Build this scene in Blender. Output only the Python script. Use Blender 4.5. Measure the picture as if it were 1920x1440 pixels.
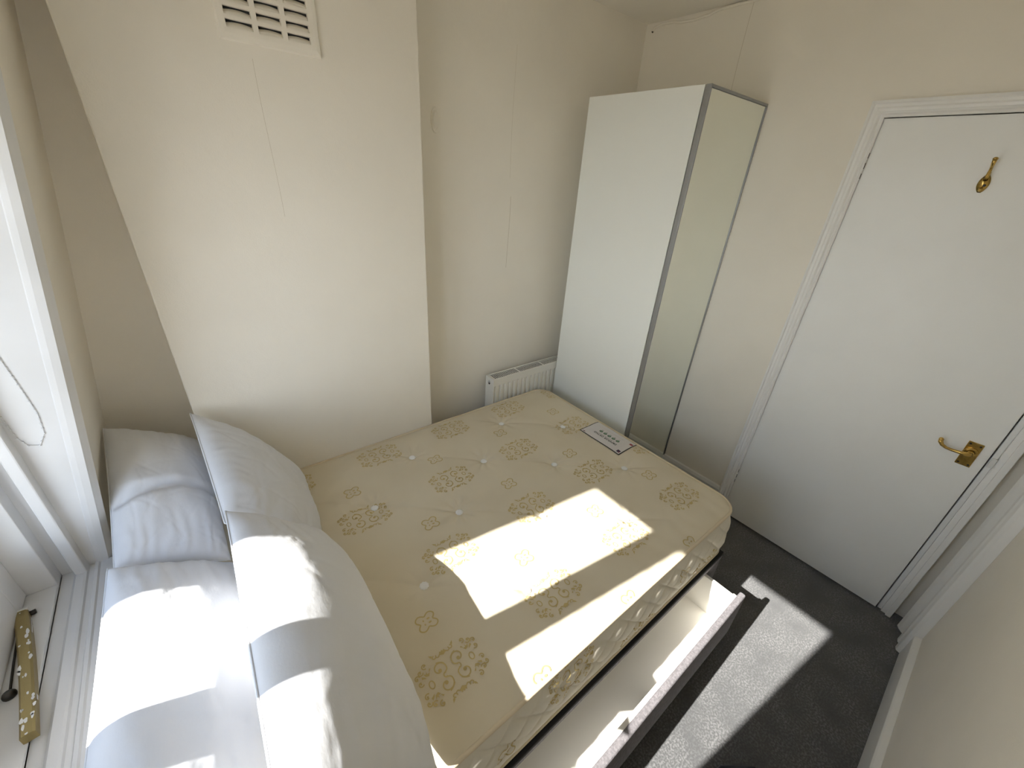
import bpy, bmesh, math, random
from mathutils import Vector, Matrix, noise
random.seed(7)
S = bpy.context.scene
COL = S.collection
for o in list(bpy.data.objects): bpy.data.objects.remove(o)

# ------------------------------------------------------------------ camera, sky, sun, exposure
F_PX = 752.226
YAW, PITCH, ROLL = math.radians(49.742), math.radians(-27.598), math.radians(4.018)
fw = Vector((math.cos(PITCH)*math.cos(YAW), math.cos(PITCH)*math.sin(YAW), math.sin(PITCH)))
rt0 = Vector((math.sin(YAW), -math.cos(YAW), 0)); up0 = rt0.cross(fw)
rt = rt0*math.cos(ROLL) + up0*math.sin(ROLL)
up = -rt0*math.sin(ROLL) + up0*math.cos(ROLL)
cam = bpy.data.cameras.new('camera'); cam_o = bpy.data.objects.new('camera', cam); COL.objects.link(cam_o)
M = Matrix((rt, up, -fw)).transposed().to_4x4(); M.translation = Vector((0.2623, -0.0631, 1.7187))
cam_o.matrix_world = M
cam.sensor_fit = 'HORIZONTAL'; cam.sensor_width = 36; cam.lens = F_PX/1920*36
cam.clip_start = 0.02; cam.clip_end = 200
S.camera = cam_o

w = bpy.data.worlds.new('sky'); S.world = w; w.use_nodes = True
nt = w.node_tree; nt.nodes.clear()
wo = nt.nodes.new('ShaderNodeOutputWorld'); bg = nt.nodes.new('ShaderNodeBackground')
tc = nt.nodes.new('ShaderNodeTexCoord'); sx = nt.nodes.new('ShaderNodeSeparateXYZ')
cr = nt.nodes.new('ShaderNodeValToRGB')
# sunlit roofs below, bright hazy band at the horizon, deeper blue overhead
cr.color_ramp.elements[0].position = 0.40; cr.color_ramp.elements[0].color = (0.36, 0.33, 0.29, 1)
cr.color_ramp.elements[1].position = 0.47; cr.color_ramp.elements[1].color = (0.94, 0.98, 1.0, 1)
for p_, c_ in ((0.60, (0.90, 0.97, 1.05)), (0.70, (0.22, 0.32, 0.48)), (1.0, (0.06, 0.10, 0.18))):
    e = cr.color_ramp.elements.new(p_); e.color = (*c_, 1)
mm = nt.nodes.new('ShaderNodeMath'); mm.operation = 'MULTIPLY_ADD'; mm.inputs[1].default_value = .5; mm.inputs[2].default_value = .5
nt.links.new(tc.outputs['Generated'], sx.inputs[0]); nt.links.new(sx.outputs['Z'], mm.inputs[0])
nt.links.new(mm.outputs[0], cr.inputs[0]); nt.links.new(cr.outputs[0], bg.inputs[0])
bg.inputs[1].default_value = 7.8
nt.links.new(bg.outputs[0], wo.inputs[0])

sun = bpy.data.lights.new('sun', 'SUN'); sun.energy = 19.0; sun.angle = math.radians(0.6); sun.color = (1.0, 0.95, 0.88)
sun_o = bpy.data.objects.new('sun', sun); COL.objects.link(sun_o)
SD = Vector((1.27, -0.17, -1.0)).normalized()
sun_o.rotation_euler = SD.to_track_quat('-Z', 'Y').to_euler(); sun_o.location = (-4, 1, 5)

S.view_settings.view_transform = 'Standard'; S.view_settings.look = 'None'
S.view_settings.gamma = 1; S.view_settings.use_curve_mapping = False
S.view_settings.exposure = 0.08
try:
    S.cycles.max_bounces = 16; S.cycles.diffuse_bounces = 10; S.cycles.glossy_bounces = 6
    S.cycles.sample_clamp_indirect = 6
except Exception: pass

# ------------------------------------------------------------------ room numbers (metres)
L, W, YC, H = 2.436, 1.631, 1.487, 2.437          # door wall, recess wall, chimney face, ceiling
YN = -0.41                                        # near wall
def wx(z): return -0.21 + 0.16*z                  # sloping window wall
XC0, XC1 = 0.172, 1.063                           # chimney breast

# ------------------------------------------------------------------ materials
def mat(name, col, rough=.6, metal=0, spec=.5):
    m = bpy.data.materials.new(name); m.use_nodes = True
    b = m.node_tree.nodes['Principled BSDF']
    b.inputs['Base Color'].default_value = (*col, 1); b.inputs['Roughness'].default_value = rough
    b.inputs['Metallic'].default_value = metal; b.inputs['Specular IOR Level'].default_value = spec
    return m
def N(m, t): return m.node_tree.nodes.new(t)
def bump(m, scale, strength, dist=.002, detail=4, kind='noise', rough=.6, stretch=None):
    t = m.node_tree; b = t.nodes['Principled BSDF']
    c = N(m, 'ShaderNodeTexCoord'); n = N(m, 'ShaderNodeTexNoise'); n.inputs['Scale'].default_value = scale
    n.inputs['Detail'].default_value = detail; n.inputs['Roughness'].default_value = rough
    bp = N(m, 'ShaderNodeBump'); bp.inputs['Strength'].default_value = strength; bp.inputs['Distance'].default_value = dist
    if stretch:
        mp = N(m, 'ShaderNodeMapping'); mp.inputs['Scale'].default_value = stretch
        t.links.new(c.outputs['Object'], mp.inputs[0]); t.links.new(mp.outputs[0], n.inputs['Vector'])
    else: t.links.new(c.outputs['Object'], n.inputs['Vector'])
    t.links.new(n.outputs['Fac'], bp.inputs['Height'])
    old = b.inputs['Normal'].links
    if old: t.links.new(old[0].from_socket, bp.inputs['Normal'])
    t.links.new(bp.outputs[0], b.inputs['Normal'])
    return m
def mottle(m, c2, scale, lo=.4, hi=.65, detail=3, stretch=None):
    """mix the base colour towards c2 with noise"""
    t = m.node_tree; b = t.nodes['Principled BSDF']
    c = N(m, 'ShaderNodeTexCoord'); n = N(m, 'ShaderNodeTexNoise'); n.inputs['Scale'].default_value = scale
    n.inputs['Detail'].default_value = detail
    if stretch:
        mp = N(m, 'ShaderNodeMapping'); mp.inputs['Scale'].default_value = stretch
        t.links.new(c.outputs['Object'], mp.inputs[0]); t.links.new(mp.outputs[0], n.inputs['Vector'])
    else: t.links.new(c.outputs['Object'], n.inputs['Vector'])
    r = N(m, 'ShaderNodeMapRange'); r.inputs['From Min'].default_value = lo; r.inputs['From Max'].default_value = hi
    mx = N(m, 'ShaderNodeMix'); mx.data_type = 'RGBA'
    bc = b.inputs['Base Color']
    if bc.links: t.links.new(bc.links[0].from_socket, mx.inputs['A'])
    else: mx.inputs['A'].default_value = bc.default_value
    mx.inputs['B'].default_value = (*c2, 1)
    t.links.new(n.outputs['Fac'], r.inputs['Value']); t.links.new(r.outputs[0], mx.inputs['Factor'])
    t.links.new(mx.outputs['Result'], bc)
    return m
def seams(m, lines, col=(.60, .545, .45)):
    """thin cracks / paper joints: (axis, pos, wobble, zmin, zmax, halfwidth)"""
    t = m.node_tree; b = t.nodes['Principled BSDF']
    g = N(m, 'ShaderNodeNewGeometry'); s = N(m, 'ShaderNodeSeparateXYZ'); t.links.new(g.outputs['Position'], s.inputs[0])
    def mth(op, a, bb):
        n = N(m, 'ShaderNodeMath'); n.operation = op
        for i, v in enumerate((a, bb)):
            if isinstance(v, (int, float)): n.inputs[i].default_value = v
            elif v is not None: t.links.new(v, n.inputs[i])
        return n.outputs[0]
    wz = mth('SINE', mth('MULTIPLY', s.outputs['Z'], 9.0), None)
    tot = None
    for ax, pos, wob, z0, z1, hw in lines:
        v = mth('SUBTRACT', s.outputs[ax], pos); v = mth('SUBTRACT', v, mth('MULTIPLY', wz, wob))
        a = mth('LESS_THAN', mth('ABSOLUTE', v, None), hw)
        a = mth('MULTIPLY', a, mth('GREATER_THAN', s.outputs['Z'], z0)); a = mth('MULTIPLY', a, mth('LESS_THAN', s.outputs['Z'], z1))
        tot = a if tot is None else mth('MAXIMUM', tot, a)
    mx = N(m, 'ShaderNodeMix'); mx.data_type = 'RGBA'; bc = b.inputs['Base Color']
    if bc.links: t.links.new(bc.links[0].from_socket, mx.inputs['A'])
    else: mx.inputs['A'].default_value = bc.default_value
    mx.inputs['B'].default_value = (*col, 1)
    t.links.new(tot, mx.inputs['Factor']); t.links.new(mx.outputs['Result'], bc)
    return m

WALLC = (.875, .835, .755)
def wallmat(name, lines=None, c=WALLC):
    m = mat(name, c, .62, spec=.35)
    mottle(m, tuple(v*.95 for v in c), 2.5, .35, .7)
    bump(m, 260, .28, .0012, 3); bump(m, 14, .35, .004, 2)
    if lines: seams(m, lines)
    return m
m_wall = wallmat('cream_wall_paint')
m_recess = wallmat('cream_wall_paint_recess', [('X', 1.602, .004, 1.28, 1.62, .0011), ('X', 1.593, .003, 1.7, 2.2, .0005)])
m_chim = wallmat('cream_wall_paint_chimney', [('X', .560, .004, 1.55, 1.955, .00045)])
m_doorwall = wallmat('cream_wall_paint_door', [('Y', 1.095, .003, 2.05, 2.43, .0009)])
m_ceil = wallmat('ceiling_paint', None, (.86, .83, .77))
m_gloss = mat('white_gloss_paint', (.74, .74, .745), .32); mottle(m_gloss, (.70, .70, .70), 6); bump(m_gloss, 60, .12, .001, 3)
m_trim = mat('white_trim_paint', (.86, .86, .855), .35); bump(m_trim, 60, .12, .001, 3)
m_door = mat('white_door_paint', (.88, .89, .885), .40, spec=.4); mottle(m_door, (.86, .865, .855), 3); bump(m_door, 120, .06, .0008, 2)
m_ward = mat('white_laminate', (.84, .86, .835), .38, spec=.4); bump(m_ward, 300, .03, .0005)
m_alu = mat('brushed_aluminium', (.36, .37, .38), .42, .8)
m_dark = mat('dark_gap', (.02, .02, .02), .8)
m_mirror = mat('mirror_glass', (.90, .93, .87), .015, 1.0)
m_rad = mat('radiator_enamel', (.82, .81, .76), .35)
m_raddark = mat('radiator_inside_shade', (.05, .045, .04), .7)
m_brass = mat('brass', (.66, .45, .14), .22, 1.0); mottle(m_brass, (.40, .27, .08), 60, .45, .7)
m_brassold = mat('painted_brass', (.36, .28, .12), .38, .6); bump(m_brassold, 90, .5, .001)
m_paintspot = mat('paint_spots', (.8, .8, .78), .4)
m_black = mat('black_metal', (.03, .025, .02), .4)
m_ink = mat('dark_ink', (.05, .05, .045), .6)
m_carpet = mat('charcoal_carpet', (.075, .076, .079), .95, spec=.3)
b = m_carpet.node_tree.nodes['Principled BSDF']; b.inputs['Sheen Weight'].default_value = .35; b.inputs['Sheen Roughness'].default_value = .6
mottle(m_carpet, (.19, .19, .195), 150, .45, .62, 5); mottle(m_carpet, (.07, .071, .075), 9, .4, .7)
bump(m_carpet, 420, .8, .004, 4)
m_tick = mat('cream_damask_ticking', (.72, .65, .51), .75, spec=.25); mottle(m_tick, (.69, .615, .47), 5, .35, .7); bump(m_tick, 900, .12, .0004, 2)
m_border = mat('pale_quilted_border', (.78, .735, .63), .75, spec=.25); bump(m_border, 900, .12, .0004, 2)
m_gold = mat('gold_thread', (.56, .44, .19), .6)
m_pipe = mat('mattress_tape', (.70, .60, .44), .7); bump(m_pipe, 500, .3, .0008)
m_tuft = mat('white_felt', (.86, .86, .85), .8)
m_base = mat('grey_chenille', (.155, .145, .155), .85); mottle(m_base, (.25, .235, .25), 160, .4, .7, 5, (1, 1, .25)); bump(m_base, 300, .5, .002, 4, stretch=(1, 1, .3))
m_basetop = mat('black_band', (.012, .012, .014), .9)
m_drawer = mat('white_chipboard', (.86, .84, .79), .4)
m_steel = mat('steel', (.6, .6, .6), .3, 1)
m_pillow = mat('white_cotton', (.72, .735, .775), .85, spec=.15); bump(m_pillow, 30, .25, .004, 5, stretch=(1, .6, 1)); bump(m_pillow, 1400, .15, .0003, 2)
m_label = mat('label_card', (.68, .65, .64), .4)
m_green = mat('label_green', (.06, .13, .07), .5); m_green2 = mat('label_green_light', (.22, .33, .22), .5)
m_purple = mat('label_purple', (.04, .015, .05), .5); m_red = mat('label_red', (.35, .05, .07), .5); m_rose = mat('label_rose', (.45, .25, .27), .5)
m_grey = mat('label_grey', (.30, .29, .28), .5)
m_navy = mat('navy_plastic', (.008, .012, .026), .35)
m_glass = bpy.data.materials.new('window_glass'); m_glass.use_nodes = True
t = m_glass.node_tree; t.nodes.clear(); o_ = t.nodes.new('ShaderNodeOutputMaterial'); tr = t.nodes.new('ShaderNodeBsdfTransparent')
gl = t.nodes.new('ShaderNodeBsdfGlossy'); gl.inputs['Roughness'].default_value = .02; mx = t.nodes.new('ShaderNodeMixShader'); mx.inputs[0].default_value = .06
tr.inputs[0].default_value = (.97, .98, .98, 1)
t.links.new(tr.outputs[0], mx.inputs[1]); t.links.new(gl.outputs[0], mx.inputs[2]); t.links.new(mx.outputs[0], o_.inputs[0])
m_sunblock = mat('sun_block_surface', (.42, .38, .33), .9); bump(m_sunblock, 30, .4, .01)

# ------------------------------------------------------------------ helpers
def obj(name, bm, m, parent=None, smooth=False, bevel=0, seg=2):
    me = bpy.data.meshes.new(name); bmesh.ops.recalc_face_normals(bm, faces=bm.faces); bm.to_mesh(me); bm.free()
    for x in (m if isinstance(m, (list, tuple)) else [m]): me.materials.append(x)
    o = bpy.data.objects.new(name, me); COL.objects.link(o)
    if smooth:
        for p in me.polygons: p.use_smooth = True
    if bevel:
        md = o.modifiers.new('bevel', 'BEVEL'); md.width = bevel; md.segments = seg; md.limit_method = 'ANGLE'; md.angle_limit = math.radians(40)
    if parent is not None: o.parent = parent
    return o
def tag(o, label=None, cat=None, group=None, kind=None):
    if label: o['label'] = label
    if cat: o['category'] = cat
    if group: o['group'] = group
    if kind: o['kind'] = kind
    return o
def empty(name, loc=(0, 0, 0)):
    o = bpy.data.objects.new(name, None); COL.objects.link(o); o.location = loc; o.empty_display_size = .05; return o
def child(name, bm, m, par, **k):
    """mesh built in world coordinates, parented to an empty that sits elsewhere"""
    o = obj(name, bm, m, None, **k); o.parent = par
    p = par; off = Vector((0, 0, 0))
    while p is not None: off += p.location; p = p.parent
    o.data.transform(Matrix.Translation(-off))
    return o
def struct(o): o['kind'] = 'structure'; return o
def box(bm, x0, x1, y0, y1, z0, z1, mi=0):
    v = [bm.verts.new((x, y, z)) for x in (x0, x1) for y in (y0, y1) for z in (z0, z1)]
    for f in ((0, 1, 3, 2), (4, 6, 7, 5), (0, 4, 5, 1), (2, 3, 7, 6), (0, 2, 6, 4), (1, 5, 7, 3)):
        bm.faces.new([v[i] for i in f]).material_index = mi
    return v
def prism(bm, pts, axis, a, b, mi=0):
    """closed 2D polygon extruded along axis ('x','y','z') from a to b"""
    def P(p, t):
        if axis == 'y': return (p[0], t, p[1])
        if axis == 'x': return (t, p[0], p[1])
        return (p[0], p[1], t)
    A = [bm.verts.new(P(p, a)) for p in pts]; B = [bm.verts.new(P(p, b)) for p in pts]; n = len(pts)
    bm.faces.new(A).material_index = mi; bm.faces.new(B[::-1]).material_index = mi
    for i in range(n): bm.faces.new((A[i], A[(i+1) % n], B[(i+1) % n], B[i])).material_index = mi
def tube(bm, pts, r, seg=10, closed=False, mi=0, cap=True, flat=1.0):
    pts = [Vector(p) for p in pts]; n = len(pts); rings = []; prev = None
    for i, p in enumerate(pts):
        a = pts[(i-1) % n] if closed or i else p; c = pts[(i+1) % n] if closed or i < n-1 else p
        d = (c-a).normalized()
        if prev is None: u = d.orthogonal().normalized() if abs(d.z) > .9 else d.cross(Vector((0, 0, 1))).normalized()
        else: u = (prev - d*prev.dot(d)).normalized()
        prev = u; v = d.cross(u)
        rr = r[i] if isinstance(r, (list, tuple)) else r
        rings.append([bm.verts.new(p + (u*math.cos(2*math.pi*k/seg) + v*math.sin(2*math.pi*k/seg)*flat)*rr) for k in range(seg)])
    for i in range(n if closed else n-1):
        A, B = rings[i], rings[(i+1) % n]
        for k in range(seg): bm.faces.new((A[k], A[(k+1) % seg], B[(k+1) % seg], B[k])).material_index = mi
    if cap and not closed:
        bm.faces.new(rings[0]).material_index = mi; bm.faces.new(rings[-1][::-1]).material_index = mi
def disc(bm, c, nrm, r, h, seg=24, r2=None, mi=0):
    c = Vector(c); nrm = Vector(nrm).normalized()
    tube(bm, [c, c+nrm*h], [r, r if r2 is None else r2], seg, mi=mi)
def ball(bm, c, r, s=(1, 1, 1), mi=0):
    g = bmesh.ops.create_uvsphere(bm, u_segments=14, v_segments=10, radius=r, matrix=Matrix.Translation(c) @ Matrix.Diagonal((*s, 1)))
    for v in g['verts']:
        for f in v.link_faces: f.material_index = mi
def nz(x, y, z, s): return noise.noise(Vector((x*s, y*s, z*s)))

# ================================================================== SETTING
bm = bmesh.new(); box(bm, -.36, L+.3, YN-.12, W+.12, -.06, 0)
struct(obj('floor', bm, m_carpet))
bm = bmesh.new(); box(bm, -.36, L+.3, YN-.12, W+.12, H, H+.08)
struct(obj('ceiling', bm, m_ceil))
bm = bmesh.new(); box(bm, -.36, L+.3, W, W+.12, 0, H)
struct(obj('wall_back', bm, m_recess))
bm = bmesh.new(); box(bm, XC0, XC1, YC, W, 0, H)
struct(obj('wall_chimney', bm, m_chim, bevel=.004))
# door wall with its opening
DY0, DY1, DZ = -.264, .482, 1.992
bm = bmesh.new()
box(bm, L, L+.12, DY1+.004, W, 0, H); box(bm, L, L+.12, DY0-.006, DY1+.004, DZ+.004, H); box(bm, L, L+.12, YN-.12, DY0-.006, DZ+.004, H); box(bm, L+.06, L+.12, YN-.12, DY0-.006, 0, DZ+.004)
struct(obj('wall_right', bm, m_doorwall))
bm = bmesh.new(); box(bm, -.36, L+.12, YN-.12, YN, 0, H)
struct(obj('wall_near', bm, m_wall))
# black panel behind the door; its colour stands for the dark in the gaps
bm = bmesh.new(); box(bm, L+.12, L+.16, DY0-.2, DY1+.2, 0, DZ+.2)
struct(obj('dark_backing', bm, m_dark))
# sloping window wall
OY0, OY1, OZ0, OZ1 = .04, 1.200, .690, 1.99
bm = bmesh.new()
def slab(y0, y1, z0, z1): prism(bm, [(-.36, z0), (wx(z0), z0), (wx(z1), z1), (-.36, z1)], 'y', y0, y1)
slab(OY1, W, 0, H); slab(YN, OY0, 0, H); slab(OY0, OY1, 0, OZ0); slab(OY0, OY1, OZ1, H)
struct(obj('wall_window', bm, m_wall))

# skirting boards
def skirt_profile(h, t): return [(0, 0), (t, 0), (t, h-.045), (t-.004, h-.038), (t-.004, h-.022), (t-.010, h-.006), (0, h)]
bm = bmesh.new(); prism(bm, [(L-a, z) for a, z in skirt_profile(.165, .018)], 'y', .528, W-.002)
struct(obj('baseboard_right', bm, m_gloss))
bm = bmesh.new(); prism(bm, [(YN+a, z) for a, z in [(0, 0), (.022, 0), (.022, .128), (.017, .133), (0, .140)]], 'x', wx(.1)+.02, 2.262)
struct(obj('baseboard_near', bm, m_trim, bevel=.002))
bm = bmesh.new(); prism(bm, [(W-a, z) for a, z in skirt_profile(.165, .018)], 'x', XC1, L-.02)
struct(obj('baseboard_back', bm, m_gloss))

# door architrave: moulded section mitred round the opening (section: u outwards from opening, t proud of wall)
prof = [(0, 0), (0, .012), (.006, .016), (.012, .012), (.018, .020), (.026, .022), (.032, .018), (.040, .018), (.044, .024), (.052, .022), (.054, 0)]
bm = bmesh.new()
rows = []
for corner in ('lb', 'lt', 'rt'):
    r = []
    for u, t_ in prof:
        u -= .004
        y = DY1+u if corner[0] == 'l' else DY0-u
        z = 0 if corner[1] == 'b' else DZ+u
        r.append(bm.verts.new((L-t_, y, z)))
    rows.append(r)
for a, b_ in zip(rows, rows[1:]):
    for i in range(len(prof)-1): bm.faces.new((a[i], a[i+1], b_[i+1], b_[i]))
struct(obj('trim_1', bm, m_trim))
# deep rebate / door lining seen beside the lock edge
bm = bmesh.new()
box(bm, L+.026, L+.06, DY0-.022, DY0-.006, 0, DZ); box(bm, L+.014, L+.06, DY0-.042, DY0-.022, 0.0, DZ); box(bm, L+.004, L+.06, DY0-.060, DY0-.040, 0.0, DZ)
struct(obj('trim_2', bm, m_trim, bevel=.002))
# second architrave standing on the near wall, tight in the corner
bm = bmesh.new()
pr = [(2.430, YN), (2.430, YN+.050), (2.418, YN+.058), (2.402, YN+.050), (2.385, YN+.034), (2.350, YN+.034), (2.340, YN+.042), (2.322, YN+.040), (2.312, YN+.030), (2.296, YN+.030), (2.286, YN+.040), (2.270, YN+.036), (2.264, YN+.024), (2.264, YN)]
prism(bm, pr, 'z', 0.004, H-.01)
struct(obj('trim_3', bm, m_trim, bevel=.0015))

# ------------------------------------------------------------------ door
door = struct(empty('door_1', (L, (DY0+DY1)/2, 0)))
bm = bmesh.new(); box(bm, L+.003, L+.043, DY0, DY1, .012, DZ-.006)
child('door_panel', bm, m_door, door, bevel=.0015)
# lever handle on a rectangular plate
hy, hz = -.216, .882
bm = bmesh.new(); box(bm, L-.002, L+.0035, hy-.021, hy+.021, hz-.051, hz+.051)
plate = child('handle_plate', bm, m_brass, door, bevel=.0015)
bm = bmesh.new(); disc(bm, (L-.001, hy, hz+.010), (-1, 0, 0), .020, .007, 28, .018); disc(bm, (L-.008, hy, hz+.010), (-1, 0, 0), .012, .022, 20, .009)
hp = [(L-.030, hy-.004, hz+.010), (L-.036, hy+.008, hz+.010), (L-.038, hy+.025, hz+.008), (L-.037, hy+.045, hz+.006), (L-.036, hy+.064, hz+.006), (L-.036, hy+.078, hz+.012), (L-.037, hy+.086, hz+.022), (L-.037, hy+.088, hz+.030)]
tube(bm, hp, [.008, .009, .0065, .0055, .0055, .0065, .0075, .007], 12)
ball(bm, (L-.037, hy+.088, hz+.032), .0075)
lv = obj('lever', bm, m_brass, plate, smooth=True); lv.data.transform(Matrix.Translation((-L, -(DY0+DY1)/2, 0)))
for dy, dz in ((-.014, .042), (.014, .042), (-.014, -.042), (.014, -.042)):
    bm = bmesh.new(); disc(bm, (L-.002, hy+dy, hz+dz), (-1, 0, 0), .0035, .0012, 12, .002)
    sc = obj('screw', bm, m_black, plate); sc.data.transform(Matrix.Translation((-L, -(DY0+DY1)/2, 0)))
# painted-over hinges
for z in (1.83, .29):
    bm = bmesh.new()
    tube(bm, [(L-.004, DY1+.002, z-.045), (L-.004, DY1+.002, z+.045)], .006, 12)
    for k in range(4): box(bm, L-.0118, L-.0095, DY1-.006, DY1+.010, z-.028+k*.018, z-.0262+k*.018, 1)
    for k in range(5):
        box(bm, L-.0112, L-.0092, DY1-.006+(k % 2)*.015, DY1-.0042+(k % 2)*.015, z-.045+k*.018, z-.028+k*.018, 1)
    child('hinge', bm, [m_gloss, m_ink], door)
# brass hook screwed to the door
ky, kz = .134, 1.79
bm = bmesh.new()
prof_h = []
for i in range(15):
    t_ = i/14; prof_h.append((.004+.0105*math.sin(math.pi*min(1, t_*1.15))**.8, kz-.030+.062*t_))
pts = [(ky-a, z) for a, z in prof_h] + [(ky+a, z) for a, z in reversed(prof_h)]
prism(bm, pts, 'x', L-.003, L+.003)
tube(bm, [(L-.003, ky, kz+.008), (L-.010, ky, kz+.020), (L-.014, ky, kz+.038), (L-.024, ky, kz+.048), (L-.033, ky, kz+.058), (L-.037, ky, kz+.066)], [.006, .005, .004, .0042, .0055, .006], 12)
ball(bm, (L-.037, ky, kz+.068), .007, (1, 1, .8))
tube(bm, [(L-.003, ky, kz-.018), (L-.014, ky, kz-.024), (L-.020, ky, kz-.018)], [.004, .0035, .0045], 10)
hk = child('coat_hook', bm, m_brass, door, smooth=True); hk['label'] = 'brass coat hook'
for z in (kz+.016, kz-.008):
    bm = bmesh.new(); disc(bm, (L-.003, ky+.004*(1 if z > kz else -1), z), (-1, 0, 0), .0042, .0016, 12, .003)
    sc = obj('screw', bm, m_black, hk); sc.data.transform(Matrix.Translation((-L, -(DY0+DY1)/2, 0)))
# lock keep on the lining
bm = bmesh.new(); box(bm, L-.006, L+.001, DY0-.020, DY0-.006, .86, .90); child('lock_keep', bm, m_gloss, door, bevel=.001)

# ------------------------------------------------------------------ window
win = struct(empty('window_1', (-.24, (OY0+OY1)/2, OZ0)))
G0, G1, MU0, MU1, GZ0, GZ1 = .142, 1.09, .522, .626, .865, 1.915
bm = bmesh.new()                                   # outer frame
box(bm, -.33, -.187, 1.155, OY1, OZ0, OZ1); box(bm, -.33, -.187, OY0, .085, OZ0, OZ1)
box(bm, -.33, -.187, .085, 1.155, OZ1-.035, OZ1); box(bm, -.33, -.187, .085, 1.155, OZ0, .712)
box(bm, -.33, -.20, .553, .595, .712, OZ1-.035)
child('window_frame', bm, m_gloss, win, bevel=.002)
for (a, b_) in ((.086, .552), (.596, 1.154)):
    ga = G0 if a < .3 else MU1; gb = MU0 if a < .3 else G1
    bm = bmesh.new()
    box(bm, -.315, -.24, a, ga, .716, OZ1-.038); box(bm, -.315, -.24, gb, b_, .716, OZ1-.038)
    box(bm, -.315, -.24, ga, gb, .716, GZ0); box(bm, -.315, -.24, ga, gb, GZ1, OZ1-.038)
    sash = child('sash', bm, m_gloss, win, bevel=.003)
    bm = bmesh.new(); box(bm, -.300, -.296, ga-.004, gb+.004, GZ0-.004, GZ1+.004)
    pn = obj('pane', bm, m_glass, sash); pn.data.transform(Matrix.Translation((.24, -(OY0+OY1)/2, -OZ0)))
# sill with its mouldings
sp = [(-.187, OZ0-.01), (-.187, .7045), (-.1945+.004, .7045), (-.1905, .7), (-.163, .7), (-.160, .706), (-.155, .710), (-.140, .710), (-.135, .708), (-.133, .702), (-.124, .699), (-.121, .7045), (-.114, .7055), (-.111, .7015),
      (-.092, .700), (-.070, .699), (-.062, .694), (-.062, .678), (-.110, .674), (-.110, .66), (-.13, .66)]
bm = bmesh.new(); prism(bm, sp, 'y', OY0, OY1)
child('window_sill', bm, m_gloss, win)
# painted lining of the window cheek
bm = bmesh.new(); prism(bm, [(-.187, .70), (wx(.70)-.02, .70), (wx(OZ1)-.02, OZ1), (-.187, OZ1)], 'y', 1.1975, 1.2002)
struct(obj('trim_6', bm, m_gloss))
# vertical stop bead on the cheek
bm = bmesh.new(); box(bm, -.157, -.134, 1.166, OY1+.001, .70, OZ1)
struct(obj('trim_4', bm, m_gloss, bevel=.003))
# corner moulding following the slope
bm = bmesh.new()
secs = []
for z in (.66, H*.5, OZ1+.05):
    x = wx(z)
    secs.append([bm.verts.new((x+a, y, z)) for a, y in [(-.03, 1.246), (.004, 1.247), (.010, 1.240), (.006, 1.233), (.011, 1.224), (.013, 1.214), (.008, 1.206), (.004, 1.200), (.002, 1.1965), (-.012, 1.195), (-.022, 1.196), (-.03, 1.201)]])
for a, b_ in zip(secs, secs[1:]):
    n = len(a)
    for i in range(n): bm.faces.new((a[i], a[(i+1) % n], b_[(i+1) % n], b_[i]))
bm.faces.new(secs[0]); bm.faces.new(secs[-1])
struct(obj('trim_5', bm, m_gloss))
# unseen slab added outside the window to cut off the sunlight
bm = bmesh.new(); box(bm, -.95, -.37, .992, 1.25, .2, 2.6)
struct(obj('sun_block_slab', bm, m_sunblock))

# brass casement stay lying along the sill
st = tag(empty('casement_stay', (-.23, 1.07, .706)), 'tarnished brass casement stay speckled with white paint, lying along the window sill', 'window stay')
A, B = Vector((-.236, 1.085, .722)), Vector((-.180, .748, .722))
d = (B-A).normalized(); s_ = Vector((-d.y, d.x, 0)); s_ = s_ if s_.x > 0 else -s_
bm = bmesh.new()
def bar(bm, A, B, s_, w0, w1, h, mi=0, n=14, bow=0.0):
    prev = None
    for i in range(n+1):
        t_ = i/n; p = A.lerp(B, t_) + s_*bow*math.sin(math.pi*t_); ww = w0+(w1-w0)*t_
        q = [bm.verts.new(p + s_*a*ww + Vector((0, 0, c*h))) for a, c in ((-.5, -.5), (-.5, .35), (-.34, .5), (.34, .5), (.5, .35), (.5, -.5))]
        if prev:
            for k in range(6): bm.faces.new((prev[k], prev[(k+1) % 6], q[(k+1) % 6], q[k])).material_index = mi
        else: bm.faces.new(q).material_index = mi
        prev = q
    bm.faces.new(prev[::-1]).material_index = mi
bar(bm, A, B, s_, .023, .021, .022, bow=.003)
child('stay_bar', bm, m_brassold, st)
bm = bmesh.new()                                    # paint splashes: thin flakes of paint on the bar
for k in range(26):
    t_ = random.random(); p = A.lerp(B, t_) + s_*(random.uniform(-.010, .011)+.004*math.sin(math.pi*t_)); r_ = random.uniform(.0012, .0034)
    ln_ = random.uniform(1, 3.2)
    ring = []
    for a in range(9):
        an = a/9*2*math.pi; rr = r_*(.7+.5*random.random())
        ring.append(bm.verts.new(p + d*math.cos(an)*rr*ln_ + s_*math.sin(an)*rr + Vector((0, 0, .0114))))
    bm.faces.new(ring)
for k in range(8):
    t_ = random.random()*.9; p = A.lerp(B, t_) + s_*(.0128+.0005); q = p + d*random.uniform(.008, .03)
    v = [bm.verts.new(x) for x in (p+Vector((0, 0, -.006)), q+Vector((0, 0, -.004)), q+Vector((0, 0, .002)), p+Vector((0, 0, .001)))]; bm.faces.new(v)
box(bm, A.x-.013, A.x+.013, A.y-.001, A.y+.004, .712, .7345)
child('paint_flecks', bm, m_paintspot, st)
bm = bmesh.new(); tube(bm, [A + s_*.010 + Vector((0, -.006, -.004)), A + s_*.022 + Vector((0, -.006, -.004))], .0055, 12)
tube(bm, [A - s_*.012 + Vector((0, 0, 0)), A - s_*.017 + Vector((0, 0, 0))], .006, 12)
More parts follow.
